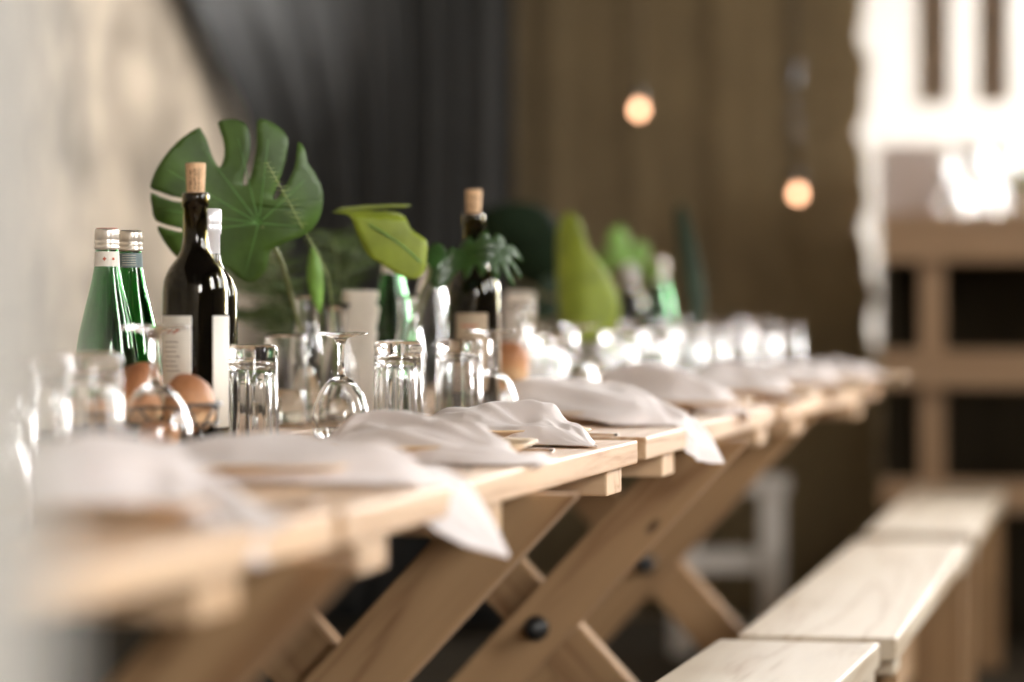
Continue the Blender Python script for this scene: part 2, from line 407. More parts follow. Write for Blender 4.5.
# ------------------------------------------------------------------ benches
BZ = .457
def make_bench(nl, nr, fl, fr, label):
    a = (P(*nl, BZ) + P(*nr, BZ)) / 2; b = (P(*fl, BZ) + P(*fr, BZ)) / 2
    L = math.hypot(b.x - a.x, b.y - a.y); ang = math.atan2(-(b.x - a.x), b.y - a.y); W = .228
    r = empty('bench', (a.x, a.y, 0), ang, label, 'bench', 'pine benches in a row')
    box('seat', W, L, .034, (0, L / 2, BZ - .017), 'pine_bench', r, .004)
    for yy in (.075, L - .075):
        o = box('batten', .11, W - .01, .022, (0, yy, BZ - .046), 'pine_bench', r, .004); o.rotation_euler = (0, 0, PI / 2)
    for yy in (.10, L - .10):
        for k in (-1, 1):
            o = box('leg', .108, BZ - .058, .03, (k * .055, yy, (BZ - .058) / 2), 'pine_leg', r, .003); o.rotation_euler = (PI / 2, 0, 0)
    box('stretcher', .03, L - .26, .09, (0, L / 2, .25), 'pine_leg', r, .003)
    return r
make_bench((589, 722), (800, 722), (718, 641), (880, 641), 'nearest pine bench, cut off at the bottom')
make_bench((737, 637), (896, 636), (857, 539.5), (967, 541), 'middle pine bench with bright sheen on its top')
make_bench((865, 532), (974, 533), (912, 486), (1009, 487), 'farthest pine bench in front of the bar')

# ------------------------------------------------------------------ bar of rough timber at the back right
YBAR = 8.55
def XB(px): return (px - 1175) / F * YBAR * 1.0
def ZB(py): return CAMH - (py - HOR) / (F / (YBAR * .98 + .12))
bar = empty('timber_bar', (0, YBAR, 0), 0, 'rough timber bar with open bays at the back right', 'bar counter')
xl, xr = XB(888), .55
def bboard(name, x0, x1, z0, z1, y0, y1, m='bar_wood'):
    o = finish(box_bm(z1 - z0, x1 - x0, y1 - y0, bevel=.004), name, m, bar, smooth=False)
    o.matrix_local = Matrix.Translation(((x0 + x1) / 2, (y0 + y1) / 2, (z0 + z1) / 2)) @ Matrix(((0, 1, 0, 0), (0, 0, 1, 0), (1, 0, 0, 0), (0, 0, 0, 1))); return o
bboard('fascia', xl, xr, ZB(262), ZB(224), 0, .035)
bboard('rail', xl, xr, ZB(388), ZB(350), 0, .035)
bboard('rail', xl, xr, ZB(512), ZB(480), 0, .035)
for k in range(3): bboard('countertop', xl - .01, xr, ZB(224), ZB(224) + .028, -.01 + k * .15, .135 + k * .15)
for px in (937, 1085):
    x = XB(px); o = box('post', .062, ZB(262) + .02, .04, (x, .06, (ZB(262) + .02) / 2), 'bar_wood', bar, .003); o.rotation_euler = (PI / 2, 0, 0)
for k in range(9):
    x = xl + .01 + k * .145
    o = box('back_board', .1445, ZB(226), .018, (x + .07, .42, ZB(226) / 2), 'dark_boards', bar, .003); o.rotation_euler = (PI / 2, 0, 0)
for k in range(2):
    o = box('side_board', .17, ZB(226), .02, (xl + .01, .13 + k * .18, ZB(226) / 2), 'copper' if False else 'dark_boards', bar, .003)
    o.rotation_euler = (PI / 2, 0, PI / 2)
BTOP = ZB(224) + .028

# ------------------------------------------------------------------ glassware
def facet(n, amp, lo, hi):
    def f(a, i, z):
        if lo <= i <= hi: return 1 - amp * (.5 + .5 * math.cos(n * a))
        return 1
    return f
TH_ = .124
tumbler_prof = [(0, TH_ - .002), (.020, TH_ - .0015), (.028, TH_), (.0312, TH_ - .003), (.0318, TH_ - .008), (.0310, TH_ - .013), (.0308, TH_ - .016), (.0318, TH_ - .020),
                (.0322, TH_ - .05), (.0326, .04), (.0332, .012), (.0335, .001), (.0326, 0), (.0316, .001), (.0312, .012), (.0304, .04), (.0296, TH_ - .05), (.0280, TH_ - .03), (.022, TH_ - .022), (.010, TH_ - .019), (0, TH_ - .0185)]
tum_me = None; wg_me = None
def tumbler(px, s, label, z=TT, group='upturned tumblers on the table', scale=1.0):
    global tum_me
    if tum_me is None:
        o = finish(lathe(tumbler_prof, 80, lambda a, i, z: (1 - .045 * (.5 + .5 * math.cos(10 * a)) ** 2) if 13 <= i <= 17 else (1 - .012 * (.5 + .5 * math.cos(10 * a)) if 8 <= i <= 9 else 1)), 'tumbler', 'clear_glass'); tum_me = o.data
    else: o = bpy.data.objects.new('tumbler', tum_me); link(o)
    o.location = G(px, s, z) + Vector((0, 0, .0008)); o.rotation_euler = (0, 0, random.uniform(0, 6)); o.scale = (scale,) * 3
    return tag(o, label, 'glass', group)
H = .136
wine_prof = [(0, H), (.020, H), (.0335, H - .0008), (.0345, H - .002), (.0335, H - .0032), (.020, H - .005), (.009, H - .008), (.0048, H - .016), (.0042, H - .035), (.0042, .086), (.006, .080),
             (.0125, .0765), (.021, .070), (.029, .058), (.0345, .042), (.0365, .028), (.0362, .014), (.0345, .001), (.0338, 0), (.0332, .001), (.0348, .014), (.0351, .028), (.0331, .042), (.0277, .0565), (.0198, .068), (.011, .074), (0, .0765)]
def wineglass(px, s, label, z=TT, group='upturned wine glasses on the table', scale=1.0, upright=False):
    global wg_me
    if wg_me is None:
        o = finish(lathe(wine_prof, 56), 'wine_glass', 'clear_glass'); wg_me = o.data
    else: o = bpy.data.objects.new('wine_glass', wg_me); link(o)
    p = G(px, s, z)
    if upright: o.rotation_euler = (PI, 0, 0); o.location = p + Vector((0, 0, H * scale + .0008))
    else: o.location = p + Vector((0, 0, .0008))
    o.scale = (scale,) * 3
    return tag(o, label, 'glass', group)

tumbler(90, 1010, 'blurred upturned tumbler left of the bread basket')
tumbler(38, 1080, 'blurred upturned tumbler second from the left edge')
tumbler(6, 1190, 'very blurred upturned tumbler at the left edge')
tumbler(251, 850, 'upturned tumbler in front of the corked wine bottle')
tumbler(398.5, 775, 'sharp upturned tumbler with thick glass base')
tumbler(459, 735, 'upturned tumbler right of the sharp one')
tumbler(548, 630, 'upturned tumbler behind the napkin with the hanging tail')
wineglass(155, 940, 'blurred upturned wine glass in front of the bread rolls', scale=1.1)
wineglass(-18, 1330, 'very blurred upturned wine glass cut by the left edge', scale=1.25)
wineglass(341, 785, 'upturned wine glass left of the sharp tumbler')
wineglass(492, 722, 'upturned wine glass just right of the second tumbler')
wineglass(577, 600, 'upturned wine glass beside the tall pale leaf')
ords = ['first', 'second', 'third', 'fourth', 'fifth', 'sixth', 'seventh', 'eighth', 'ninth', 'tenth', 'eleventh', 'twelfth']
far = [(787, 475), (765, 480), (736, 496), (712, 510), (688, 528), (655, 550), (618, 576)]
for k, (px, s) in enumerate(far):
    tumbler(px, s, '%s blurred glass from the far end of the table' % ords[k])
back = [(752, 469), (700, 490), (668, 512), (628, 536), (601, 530), (532, 585)]
for k, (px, s) in enumerate(back):
    wineglass(px, s, '%s upturned wine glass from the far end, behind the tumblers' % ords[k])

# ------------------------------------------------------------------ bottles
def shell(outer, t=.003, bottom=.006):
    # outer profile from bottom axis to the mouth, then back down inside
    inner = [(max(r - t, .004), z) for r, z in outer[2:]]
    return outer + [(inner[-1][0], outer[-1][1])] + inner[::-1][1:] + [(inner[0][0] * .9, bottom), (0, bottom)]
def arcband(r, a0, a1, z0, z1, n=16, rf=None):
    bm = bmesh.new(); lo = []; hi = []
    for k in range(n + 1):
        a = a0 + (a1 - a0) * k / n
        r0 = rf(z0) if rf else r; r1 = rf(z1) if rf else r
        lo.append(bm.verts.new((r0 * math.cos(a), r0 * math.sin(a), z0))); hi.append(bm.verts.new((r1 * math.cos(a), r1 * math.sin(a), z1)))
    for k in range(n): bm.faces.new((lo[k], lo[k + 1], hi[k + 1], hi[k]))
    return bm
CAMA = math.atan2(-FW.y, -FW.x)      # direction that faces the camera
def strokes(lst, r):
    # lst of (angle offset in metres to the right as seen, z, w, h)
    bm = bmesh.new()
    for u, z, w_, h_ in lst:
        a0 = CAMA + (u - w_ / 2) / r; a1 = CAMA + (u + w_ / 2) / r
        b = arcband(r, a0, a1, z - h_ / 2, z + h_ / 2, 3)
        me = bpy.data.meshes.new('t'); b.to_mesh(me); b.free(); bm.from_mesh(me); bpy.data.meshes.remove(me)
    return bm
wine_out = [(0, .003), (.030, .0), (.0365, .003), (.0378, .010), (.0378, .185), (.0365, .200), (.031, .213), (.022, .224), (.0165, .234), (.0145, .246), (.0138, .282), (.0158, .284), (.0158, .297), (.0148, .300)]
def wine_bottle(px, s, label, front=0.0, corked=True, foil=False, labels=True, sc=1.0, paper='label_paper'):
    p = G(px, s); r = empty('wine_bottle', p, 0, label, 'bottle'); r.scale = (sc,) * 3
    finish(lathe(shell(wine_out), 48), 'glass', 'wine_glass_green', r)
    finish(lathe([(0, .008), (.0335, .008), (.0338, .19), (.028, .211), (.018, .223), (.0115, .233), (.0105, .255), (0, .256)], 40), 'wine', 'wine', r)
    if corked:
        ck = finish(lathe([(0, .285), (.0092, .285), (.0105, .300), (.0118, .333), (.0108, .3345), (0, .3345)], 32, lambda a, i, z: 1 + .012 * math.sin(7 * a)), 'cork', 'cork', r)
        L_ = []
        rnd = random.Random(4)
        for cx in (-.005, .0005, .005):                       # printing along the cork, too small to read
            z = .305
            while z < .328:
                h = rnd.uniform(.0015, .005); L_.append((cx + rnd.uniform(-.0006, .0006), z, rnd.uniform(.0006, .0016), h)); z += h + .001
        finish(strokes(L_, .0122), 'print', 'ink', ck)
    if foil:
        finish(lathe([(.0142, .236), (.0146, .24), (.0146, .27), (.0164, .272), (.0164, .281), (.0158, .283), (.0164, .285), (.0164, .303), (.014, .3045), (0, .3045)], 32), 'capsule', 'foil', r)
    if labels:
        rl = .0382
        a0 = CAMA + front
        lb = finish(arcband(rl, a0 - .95, a0 + .30, .050, .158, 24), 'label', paper, r); solidify(lb, .0003, 1)
        L_ = []; rnd = random.Random(9)
        for k in range(7):
            L_.append((rl * (front - .42) + rnd.uniform(-.003, .003), .128 - k * .0055, .022, .0007))
        for k in range(9): L_.append((rl * (front - .25) - .004 + k * .0022, .075, .001, .010))
        finish(strokes(L_, rl + .0006), 'print', 'ink', lb)
        L_ = [(rl * (front - .42) - .010 + k * .003, .140 + .0014 * math.sin(k * 2.1), .0032, .0022) for k in range(8)]
        finish(strokes(L_, rl + .0006), 'red_print', 'red_ink', lb)
        lb2 = finish(arcband(rl, a0 + .95, a0 + 2.3, .030, .158, 20), 'label', paper, r); solidify(lb2, .0003, 1)
    return r
wine_bottle(195.5, 866, 'tall dark wine bottle with a cork before the monstera leaf', front=-.32)
wine_bottle(209, 800, 'wine bottle with silver capsule behind the corked bottle', corked=False, foil=True, front=-.4, sc=.955, labels=False)
b2 = wine_bottle(473.5, 700, 'second corked wine bottle behind the drooping leaf', front=.25, paper='tan_label')

green_out = [(0, .004), (.030, 0), (.0385, .003), (.0395, .012), (.0395, .085), (.0385, .105), (.034, .135), (.027, .165), (.0195, .195), (.0148, .220), (.0138, .240), (.0138, .252), (.0128, .253)]
def water_bottle(px, s, label, cap=True, neck='white', m='green_glass', sc=1.0):
    p = G(px, s); r = empty('water_bottle', p, 0, label, 'bottle'); r.scale = (sc,) * 3
    finish(lathe(shell(green_out), 48), 'glass', m, r)
    if cap:
        cp = finish(lathe([(.0140, .237), (.0152, .2375), (.0152, .241), (.0144, .242), (.0150, .244), (.0150, .2475), (.0144, .2485), (.0150, .250), (.0150, .2605), (.0142, .2625), (0, .2628)], 36), 'cap', 'alu_cap', r)
        finish(lathe([(0, .2634), (.0128, .2634), (.0128, .2628), (0, .2627)], 28), 'cap_top', 'red_cap' if neck == 'white' else 'black_plastic', cp)
        nb = finish(lathe([(.0155, .217), (.0146, .235)], 36), 'neck_label', 'label_paper' if neck == 'white' else 'blue_label', r)
        if neck == 'white':      # small red star
            bm = strokes([(-.001, .226, .0012, .0052), (-.001, .226, .0045, .0012), (-.001, .226, .0028, .0026), (.010, .226, .003, .003)], .0160); finish(bm, 'star', 'red_ink', nb)
        else:
            finish(strokes([(0, .220 + k * .003, .018, .0008) for k in range(5)], .0160), 'print', 'label_paper', nb)
    return r
water_bottle(107, 826, 'left green glass water bottle with red-topped cap')
water_bottle(130.5, 800, 'right green glass water bottle with dark-topped cap', neck='blue')
water_bottle(392, 672, 'green glass bottle half hidden under the pale leaf')
water_bottle(431, 650, 'clear glass bottle behind the curved leaf stem', m='clear_glass', cap=False)
water_bottle(659, 470, 'far green glass bottle beside the slender dark frond', neck='white')
wine_bottle(631, 480, 'far dark wine bottle with pale capsule among leaves', corked=False, foil=True, labels=False, sc=.84)

# ------------------------------------------------------------------ vases (with water)
def vase(px, s, prof, label, water=None, t=.0025):
    r = empty('glass_vase', G(px, s), 0, label, 'vase')
    finish(lathe(shell(prof, t, .008), 44), 'glass', 'clear_glass', r)
    if water:
        rr, h = water
        finish(lathe([(0, .0085), (rr * .92, .0085), (rr, .014), (rr, h), (0, h)], 36), 'water', 'water', r)
    return r
jar = [(0, .003), (.024, 0), (.028, .003), (.0295, .010), (.0300, .06), (.0295, .11), (.0290, .125), (.0300, .130)]
bud = [(0, .003), (.018, 0), (.022, .003), (.023, .010), (.023, .10), (.021, .115), (.0165, .135), (.0155, .150), (.0160, .178), (.0175, .184)]
flare = [(0, .003), (.020, 0), (.026, .003), (.030, .02), (.031, .05), (.027, .085), (.018, .115), (.0135, .135), (.015, .160), (.0200, .172)]
vase(286, 720, jar, 'short clear jar half filled with water', (.0262, .052))
vase(307, 700, bud, 'slim clear bottle vase holding the monstera stem', (.0196, .085))
vase(337, 690, flare, 'flared clear vase in front of the torn menu card', (.024, .05))
vase(409, 690, bud, 'slim clear vase holding the curved leaf stem', (.0196, .09))
vase(590, 560, jar, 'far clear jar holding the tall pale leaf', (.0262, .07))
vase(520, 600, flare, 'blurred flared vase beside the second bread basket', (.024, .05))

# ------------------------------------------------------------------ bread baskets and rolls
def basket(px, s, label, rad=.085, h=.062):
    r = empty('wire_basket', G(px, s), 0, label, 'basket')
    def ring(name, rr, z, th=.0014):
        bm = bmesh.new(); pts = [(rr * math.cos(2 * PI * k / 40), rr * math.sin(2 * PI * k / 40), z) for k in range(41)]
        tube(bm, pts, th, n=6, cap=False); finish(bm, name, 'wire', r)
    ring('rim', rad, h, .0024); ring('hoop', rad * .98, h * .66); ring('hoop', rad * .95, h * .33); ring('base_ring', rad * .92, .003, .002)
    n = 9
    for k in range(n):
        a = 2 * PI * k / n; b = a + 2 * PI / n * .9
        tube_obj('wire', [(rad * math.cos(a), rad * math.sin(a), h), (rad * .93 * math.cos(b), rad * .93 * math.sin(b), .003)], .0015, 'wire', r, n=6)
        tube_obj('wire', [(rad * math.cos(b), rad * math.sin(b), h), (rad * .93 * math.cos(a), rad * .93 * math.sin(a), .003)], .0015, 'wire', r, n=6)
    for k in range(5):
        x = (k - 2) * rad * .34; hy = math.sqrt((rad * .92) ** 2 - x * x)
        tube_obj('base_wire', [(x, -hy, .003), (x, hy, .003)], .0012, 'wire', r, n=6)
    for k in range(3):
        a = CAMA + k * 2 * PI / 3 + .65
        tube_obj('upright', [(rad * math.cos(a) * 1.01, rad * math.sin(a) * 1.01, 0.0), (rad * math.cos(a) * 1.01, rad * math.sin(a) * 1.01, h)], .0028, 'wire', r, n=8)
    return r
def roll(px, py, s, rx, rz, label):
    bm = bmesh.new(); bmesh.ops.create_icosphere(bm, subdivisions=4, radius=1)
    rnd = random.Random(int(px * 7)); ph = [rnd.uniform(0, 6) for _ in range(3)]
    for v in bm.verts:
        c = v.co; k = 1 + .05 * math.sin(3 * c.x + ph[0]) + .04 * math.sin(4 * c.y + ph[1]) + .04 * math.sin(3 * c.z + ph[2])
        q = (abs(c.x) ** 3 + abs(c.y) ** 3 + abs(c.z) ** 3) ** (-1 / 3); k *= q * .96 + .02 * noise.noise(c * 3 + Vector((ph[0], 0, 0)))
        z = c.z * (1 - .18 * c.x * math.sin(ph[1])) if c.z > 0 else c.z * .85
        v.co = Vector((c.x * rx * k, c.y * rx * 1.2 * k, z * rz * k))
    o = finish(bm, 'bread_roll', 'bread', None, Q(px, py, s)); return tag(o, label, 'bread', 'bread rolls in wire baskets')
basket(148, 908, 'black wire bread basket before the corked bottle', rad=.08)
roll(190, 406, 905, .0275, .034, 'round bread roll at the right of the basket')
roll(138, 394, 890, .027, .036, 'bread roll behind the blurred wine glass stem')
roll(97, 390, 905, .0255, .036, 'bread roll at the left rim of the basket')
roll(160, 436, 925, .022, .018, 'bread roll low in the middle of the basket')
basket(512, 655, 'second black wire bread basket beside the second bottle', rad=.06, h=.045)
roll(511, 366, 655, .029, .036, 'brown bread loaf in the second basket')

# ------------------------------------------------------------------ leaves and sprigs
def leaf_mesh(name, outline, bend, m, parent, thick=.0012, cuts=3):
    pts = [Vector((x, y, 0)) for x, y in outline]
    bm = bmesh.new(); vs_ = [bm.verts.new(p) for p in pts]
    for t in tessellate_polygon([pts]):
        try: bm.faces.new([vs_[i] for i in t])
        except ValueError: pass
    for _ in range(cuts):
        ed = [e for e in bm.edges if e.calc_length() > .012]
        if not ed: break
        bmesh.ops.subdivide_edges(bm, edges=ed, cuts=1, use_grid_fill=False)
        bmesh.ops.triangulate(bm, faces=[f for f in bm.faces if len(f.verts) > 3])
    for v in bm.verts: v.co.z = bend(v.co.x, v.co.y)
    o = finish(bm, name, m, parent); solidify(o, thick, 0); return o
def px_outline(pts, c, s): return [((x - c[0]) / s, -(y - c[1]) / s) for x, y in pts]
def smooth_outline(pts, n=3):
    out = []; k = len(pts); P_ = [Vector(p) for p in pts]
    for i in range(k):
        a, b, c, d = P_[i - 1], P_[i], P_[(i + 1) % k], P_[(i + 2) % k]
        for j in range(n):
            u = j / n
            q = .5 * ((2 * b) + (c - a) * u + (2 * a - 5 * b + 4 * c - d) * u * u + (3 * b - a - 3 * c + d) * u ** 3); out.append((q.x, q.y))
    return out
def plant_root(name, base, label, cat='leaf'):
    return empty(name, base, TH, label, cat)
def to_local(root_pt, p):       # world point -> local of an Empty turned by TH
    d = p - root_pt
    return Vector((d.dot(RT), d.dot(FW), d.z))
def leaf_on(root, root_pt, name, pts, c, s, bend, m, smooth=2, thick=.0012, tilt=(0, 0)):
    o = leaf_mesh(name, smooth_outline(px_outline(pts, c, s), smooth), bend, m, root, thick)
    lp = to_local(root_pt, Q(c[0], c[1], s)); o.location = lp; o.rotation_euler = (PI / 2 + tilt[0], 0, tilt[1]); return o
def stem_on(root, root_pt, pts, r0, r1, m='stem', name='stem', samples=24):
    return tube_obj(name, [to_local(root_pt, Q(*p)) for p in pts], r0, m, root, r1, 8, samples)

# monstera leaf
crop = [(64, 262), (68, 235), (85, 195), (120, 148), (160, 110), (203, 84), (212, 92), (228, 120), (243, 165), (258, 194), (268, 196), (279, 165), (276, 120), (260, 70), (280, 60), (305, 57), (335, 67), (350, 88), (355, 130), (350, 172), (338, 212), (333, 246), (344, 250), (356, 222), (366, 180), (374, 130), (374, 62), (400, 58), (440, 80), (466, 112), (463, 150), (452, 200), (436, 245), (422, 285), (432, 290), (452, 260), (476, 220), (490, 175), (497, 122), (518, 148), (525, 185), (550, 220), (570, 270), (568, 322), (552, 362), (525, 392), (490, 408), (452, 422), (425, 438), (413, 450), (410, 480), (398, 512), (374, 536), (348, 541), (318, 525), (292, 498), (262, 486), (220, 488), (175, 480), (140, 464), (112, 432), (92, 400), (84, 374), (110, 380), (152, 390), (156, 380), (118, 372), (78, 356), (68, 320), (64, 276), (90, 286), (130, 298), (158, 300), (160, 291), (125, 284), (90, 272)]
mon = [(130 + x / 2.967, 100 + y / 2.967) for x, y in crop]
sM = 745; cM = (262, 225)
base = G(307, 700, .77)
r = plant_root('monstera_leaf', base, 'large split monstera leaf behind the corked wine bottle')
def mon_bend(x, y):
    return .018 - .9 * (x + .02) ** 2 - 1.1 * (y - .02) ** 2 + .004 * math.sin(40 * x + 10 * y)
lf = leaf_on(r, base, 'blade', mon, cM, sM, mon_bend, 'leaf_dark', 2, .0014)
lf.rotation_euler = (PI / 2 + .12, 0, .12)
for tip in [(160, 165), (197, 140), (236, 130), (268, 132), (308, 175), (155, 208), (163, 235), (245, 275), (300, 225)]:
    p0 = ((258 - cM[0]) / sM, -(222 - cM[1]) / sM); p1 = ((tip[0] - cM[0]) / sM, -(tip[1] - cM[1]) / sM)
    q = []
    for k in range(9):
        u = k / 8 * .92; x = p0[0] + (p1[0] - p0[0]) * u; yv = p0[1] + (p1[1] - p0[1]) * u; q.append((x, yv, mon_bend(x, yv) + .0006))
    bm = bmesh.new(); tube(bm, q, .0011, .0004, 6); finish(bm, 'vein', 'leaf_vein', lf)
stem_on(r, base, [(262, 226, 748), (282, 262, 735), (292, 300, 715), (303, 345, 702), (309, 410, 700)], .0028, .0024)

# pale bent leaf and the drooping glossy leaf share one curved stem
base = G(409, 690, .77)
r = plant_root('pale_leaf', base, 'pale green bent leaf on a curved stem')
pale = [(230 + x / 4.01, 160 + y / 4.01) for x, y in [(405, 208), (440, 204), (520, 202), (600, 205), (645, 207), (700, 226), (725, 275), (770, 308), (792, 330), (790, 380), (784, 440), (758, 470), (718, 477), (660, 452), (600, 412), (560, 388), (532, 345), (508, 290), (486, 235), (460, 216)]]
sL = 735; cL = (385, 240)
def pale_bend(x, y):
    t = max(0, y - .030)
    return .006 - 2.5 * (x * .6 + y * .5) ** 2 - t * 2.2
lf = leaf_on(r, base, 'blade', pale, cL, sL, pale_bend, 'leaf_pale', 2, .0012)
cap = leaf_mesh('fold', [(-.068, .0), (-.03, .004), (.01, .004), (.024, .002), (.034, .012), (.01, .022), (-.03, .024), (-.06, .014)], lambda x, y: .002 * math.sin(30 * x), 'leaf_pale', lf)
cap.location = (0.0, .0435, -.018); cap.rotation_euler = (-1.32, .0, 0)
bm = bmesh.new(); tube(bm, [(-.06, .04, pale_bend(-.06, .04) + .0008), (-.02, .02, pale_bend(-.02, .02) + .0008), (.02, -.005, pale_bend(.02, -.005) + .0008), (.048, -.03, pale_bend(.048, -.03) + .0008)], .0009, .0014, 6, 12); finish(bm, 'midrib', 'leaf_vein', lf)
tube_obj('stem', [to_local(base, Q(*p)) for p in [(424, 262, 730), (430, 272, 720), (421, 295, 712), (411, 325, 700), (408, 360, 694), (409, 412, 690)]], .0022, 'stem', r, .0026, 8, 26)
base2 = G(412, 690, .77)
r = plant_root('fringed_leaf', base2, 'dark glossy fringed leaf drooping before the second bottle')
fan = [(429, 277), (434, 264), (444, 254), (452, 247), (458, 250), (462, 243), (470, 240), (475, 246), (480, 239), (488, 237), (491, 244), (496, 238), (504, 240), (506, 246), (512, 244), (519, 249), (523, 257), (516, 255), (510, 254), (516, 261), (522, 270), (519, 273), (512, 264), (506, 262), (511, 270), (515, 279), (511, 281), (504, 272), (498, 264), (500, 274), (497, 281), (491, 274), (487, 264), (486, 273), (481, 278), (477, 270), (474, 265), (470, 274), (464, 278), (461, 268), (455, 272), (448, 281), (440, 285), (434, 284)]
def fan_bend(x, y): return .004 + .5 * y - 3 * x * x + .006 * math.sin(70 * x)
leaf_on(r, base2, 'blade', fan, (474, 260), 715, fan_bend, 'leaf_gloss', 2, .001, tilt=(-.5, 0))
curl = [(424, 262), (430, 246), (440, 238), (448, 244), (446, 258), (438, 270), (430, 274)]
leaf_on(r, base2, 'leaflet', curl, (436, 256), 722, lambda x, y: -8 * x * x, 'leaf_gloss', 2, .001, tilt=(-.7, .3))
stem_on(r, base2, [(440, 276, 715), (432, 285, 712), (420, 318, 700), (412, 370, 692), (411, 412, 690)], .0018, .002)

# lance leaf in the bottle vase, and sprigs of asparagus fern
base = G(318, 700, .77)
r = plant_root('lance_leaf', base, 'narrow bright green leaf standing in the bottle vase')
leaf_on(r, base, 'blade', [(312, 246), (318, 252), (323, 270), (324, 290), (321, 312), (316, 308), (309, 290), (307, 268)], (316, 280), 715, lambda x, y: .004 - 20 * x * x, 'leaf_bright', 2)
stem_on(r, base, [(320, 308, 712), (322, 340, 702), (322, 408, 700)], .0015, .0018)
def fern_sprig(base_px, base_s, pts, nl, ln, m, label, seed=1, down=.2, sr=.0012):
    b = G(base_px, base_s, .77); rr = plant_root('fern_sprig', b, label, 'fern'); rnd = random.Random(seed)
    loc = [to_local(b, Q(*p)) for p in pts]
    tube_obj('stem', loc, sr * .5, 'stem' if m == 'fern' else 'fern_light', rr, sr, 6, 30)
    path = spline(loc, nl); bm = bmesh.new()
    for i in range(nl):
        t = i / nl
        if t > .8: break
        p = path[i]; d = (path[i + 1] - path[i]).normalized()
        for sg in (-1, 1):
            L_ = ln * (.35 + .65 * math.sin(min(1, t * 1.3 + .1) * PI * .9)) * rnd.uniform(.7, 1.1)
            side = Vector((sg, rnd.uniform(-.7, .7), rnd.uniform(-.15, .3) - down * .3)).normalized()
            e = p + side * L_ - d * L_ * .15
            wv = Vector((0, 0, .0006)) if L_ < .025 else Vector((0, 0, .0015))
            n_ = 1 if L_ < .02 else 7
            v = [bm.verts.new(p - wv), bm.verts.new(p + wv), bm.verts.new(e)]; bm.faces.new(v)
            for j in range(1, n_):
                q0 = p + (e - p) * (j / n_)
                for s2 in (-1, 1):
                    e2 = q0 + (Vector((rnd.uniform(-.6, .6), rnd.uniform(-.8, .8), s2)).normalized() * .55 + side * .6) * L_ * .33 * (1 - j / n_ * .5)
                    v = [bm.verts.new(q0 - side * .0016), bm.verts.new(q0 + side * .0016), bm.verts.new(e2)]; bm.faces.new(v)
    f = finish(bm, 'needles', m, rr, smooth=False); f['kind'] = 'stuff'
    return rr
fern_sprig(337, 690, [(267, 163, 770), (285, 195, 760), (305, 232, 745), (322, 262, 730), (331, 295, 712), (338, 400, 690)], 34, .016, 'fern_light', 'thin pale fern sprig crossing the monstera leaf', 2)
fern_sprig(300, 680, [(212, 262, 640), (238, 268, 640), (262, 285, 650), (285, 315, 660), (299, 405, 680)], 46, .09, 'fern', 'feathery fern spreading left behind the jar', 3)
fern_sprig(301, 675, [(232, 318, 640), (248, 312, 645), (268, 318, 650), (288, 345, 665), (301, 402, 675)], 40, .075, 'fern', 'low feathery fern behind the wine bottles', 13)
fern_sprig(305, 680, [(250, 235, 690), (262, 248, 690), (280, 270, 690), (296, 310, 690), (305, 405, 680)], 26, .05, 'fern', 'feathery fern below the monstera leaf', 4)
fern_sprig(341, 680, [(372, 225, 640), (360, 245, 650), (348, 272, 660), (341, 310, 670), (340, 405, 680)], 28, .06, 'fern', 'feathery fern behind the pale leaf', 5)
fern_sprig(335, 680, [(330, 232, 660), (336, 252, 662), (338, 285, 668), (336, 330, 676), (334, 405, 680)], 26, .055, 'fern', 'feathery fern standing above the flared vase', 6)

# far greenery
base = G(590, 560, .77)
r = plant_root('banana_leaf', base, 'tall pale upright leaf farther down the table')
leaf_on(r, base, 'blade', [(562, 217), (570, 212), (580, 218), (586, 234), (592, 252), (604, 268), (614, 288), (618, 312), (612, 332), (592, 340), (570, 338), (559, 315), (556, 280), (556, 245), (558, 228)], (586, 280), 565, lambda x, y: .01 - 8 * (x + .01) ** 2, 'leaf_pale', 2, .0014, tilt=(.05, -.18))
stem_on(r, base, [(588, 332, 564), (590, 360, 562), (591, 394, 560)], .002, .0025)
base = G(622, 488, .77)
r = plant_root('leafy_stem', base, 'bright green leafy tuft behind the tall pale leaf')
for k, (pts, c) in enumerate([([(612, 262), (606, 244), (612, 230), (622, 227), (630, 240), (628, 258), (620, 268)], (618, 248)), ([(624, 262), (630, 246), (642, 242), (650, 252), (644, 264), (634, 270)], (637, 256)), ([(600, 272), (596, 258), (604, 250), (612, 258), (612, 272)], (604, 262)), ([(640, 272), (650, 262), (662, 262), (664, 272), (652, 280)], (652, 270))]):
    leaf_on(r, base, 'blade', pts, c, 480, lambda x, y: .01 - 6 * x * x, 'leaf_bright', 2, .0012, tilt=(-.3 + .2 * k, .3 - .2 * k))
    stem_on(r, base, [(c[0], c[1] + 12, 479), (621, 310, 474), (622, 376, 470)], .0014, .0016)
base = G(690, 500, .77)
r = plant_root('slender_frond', base, 'slender dark green frond standing before the burlap')
leaf_on(r, base, 'blade', [(680, 204), (686, 212), (693, 235), (700, 262), (706, 290), (706, 312), (700, 330), (692, 326), (686, 300), (680, 265), (676, 232), (675, 212)], (690, 268), 500, lambda x, y: .006 - 10 * x * x, 'leaf_deep', 2, .0014, tilt=(0, .2))
leaf_on(r, base, 'tip', [(676, 214), (679, 205), (684, 206), (688, 218), (683, 224)], (681, 214), 498, lambda x, y: .002, 'leaf_bright', 2, .0014)
stem_on(r, base, [(697, 326, 500), (695, 350, 500), (692, 385, 500)], .0018, .002)
base = G(540, 520, .77)
r = plant_root('dark_leaf', base, 'dark broad leaf hanging in shade behind the bottles')
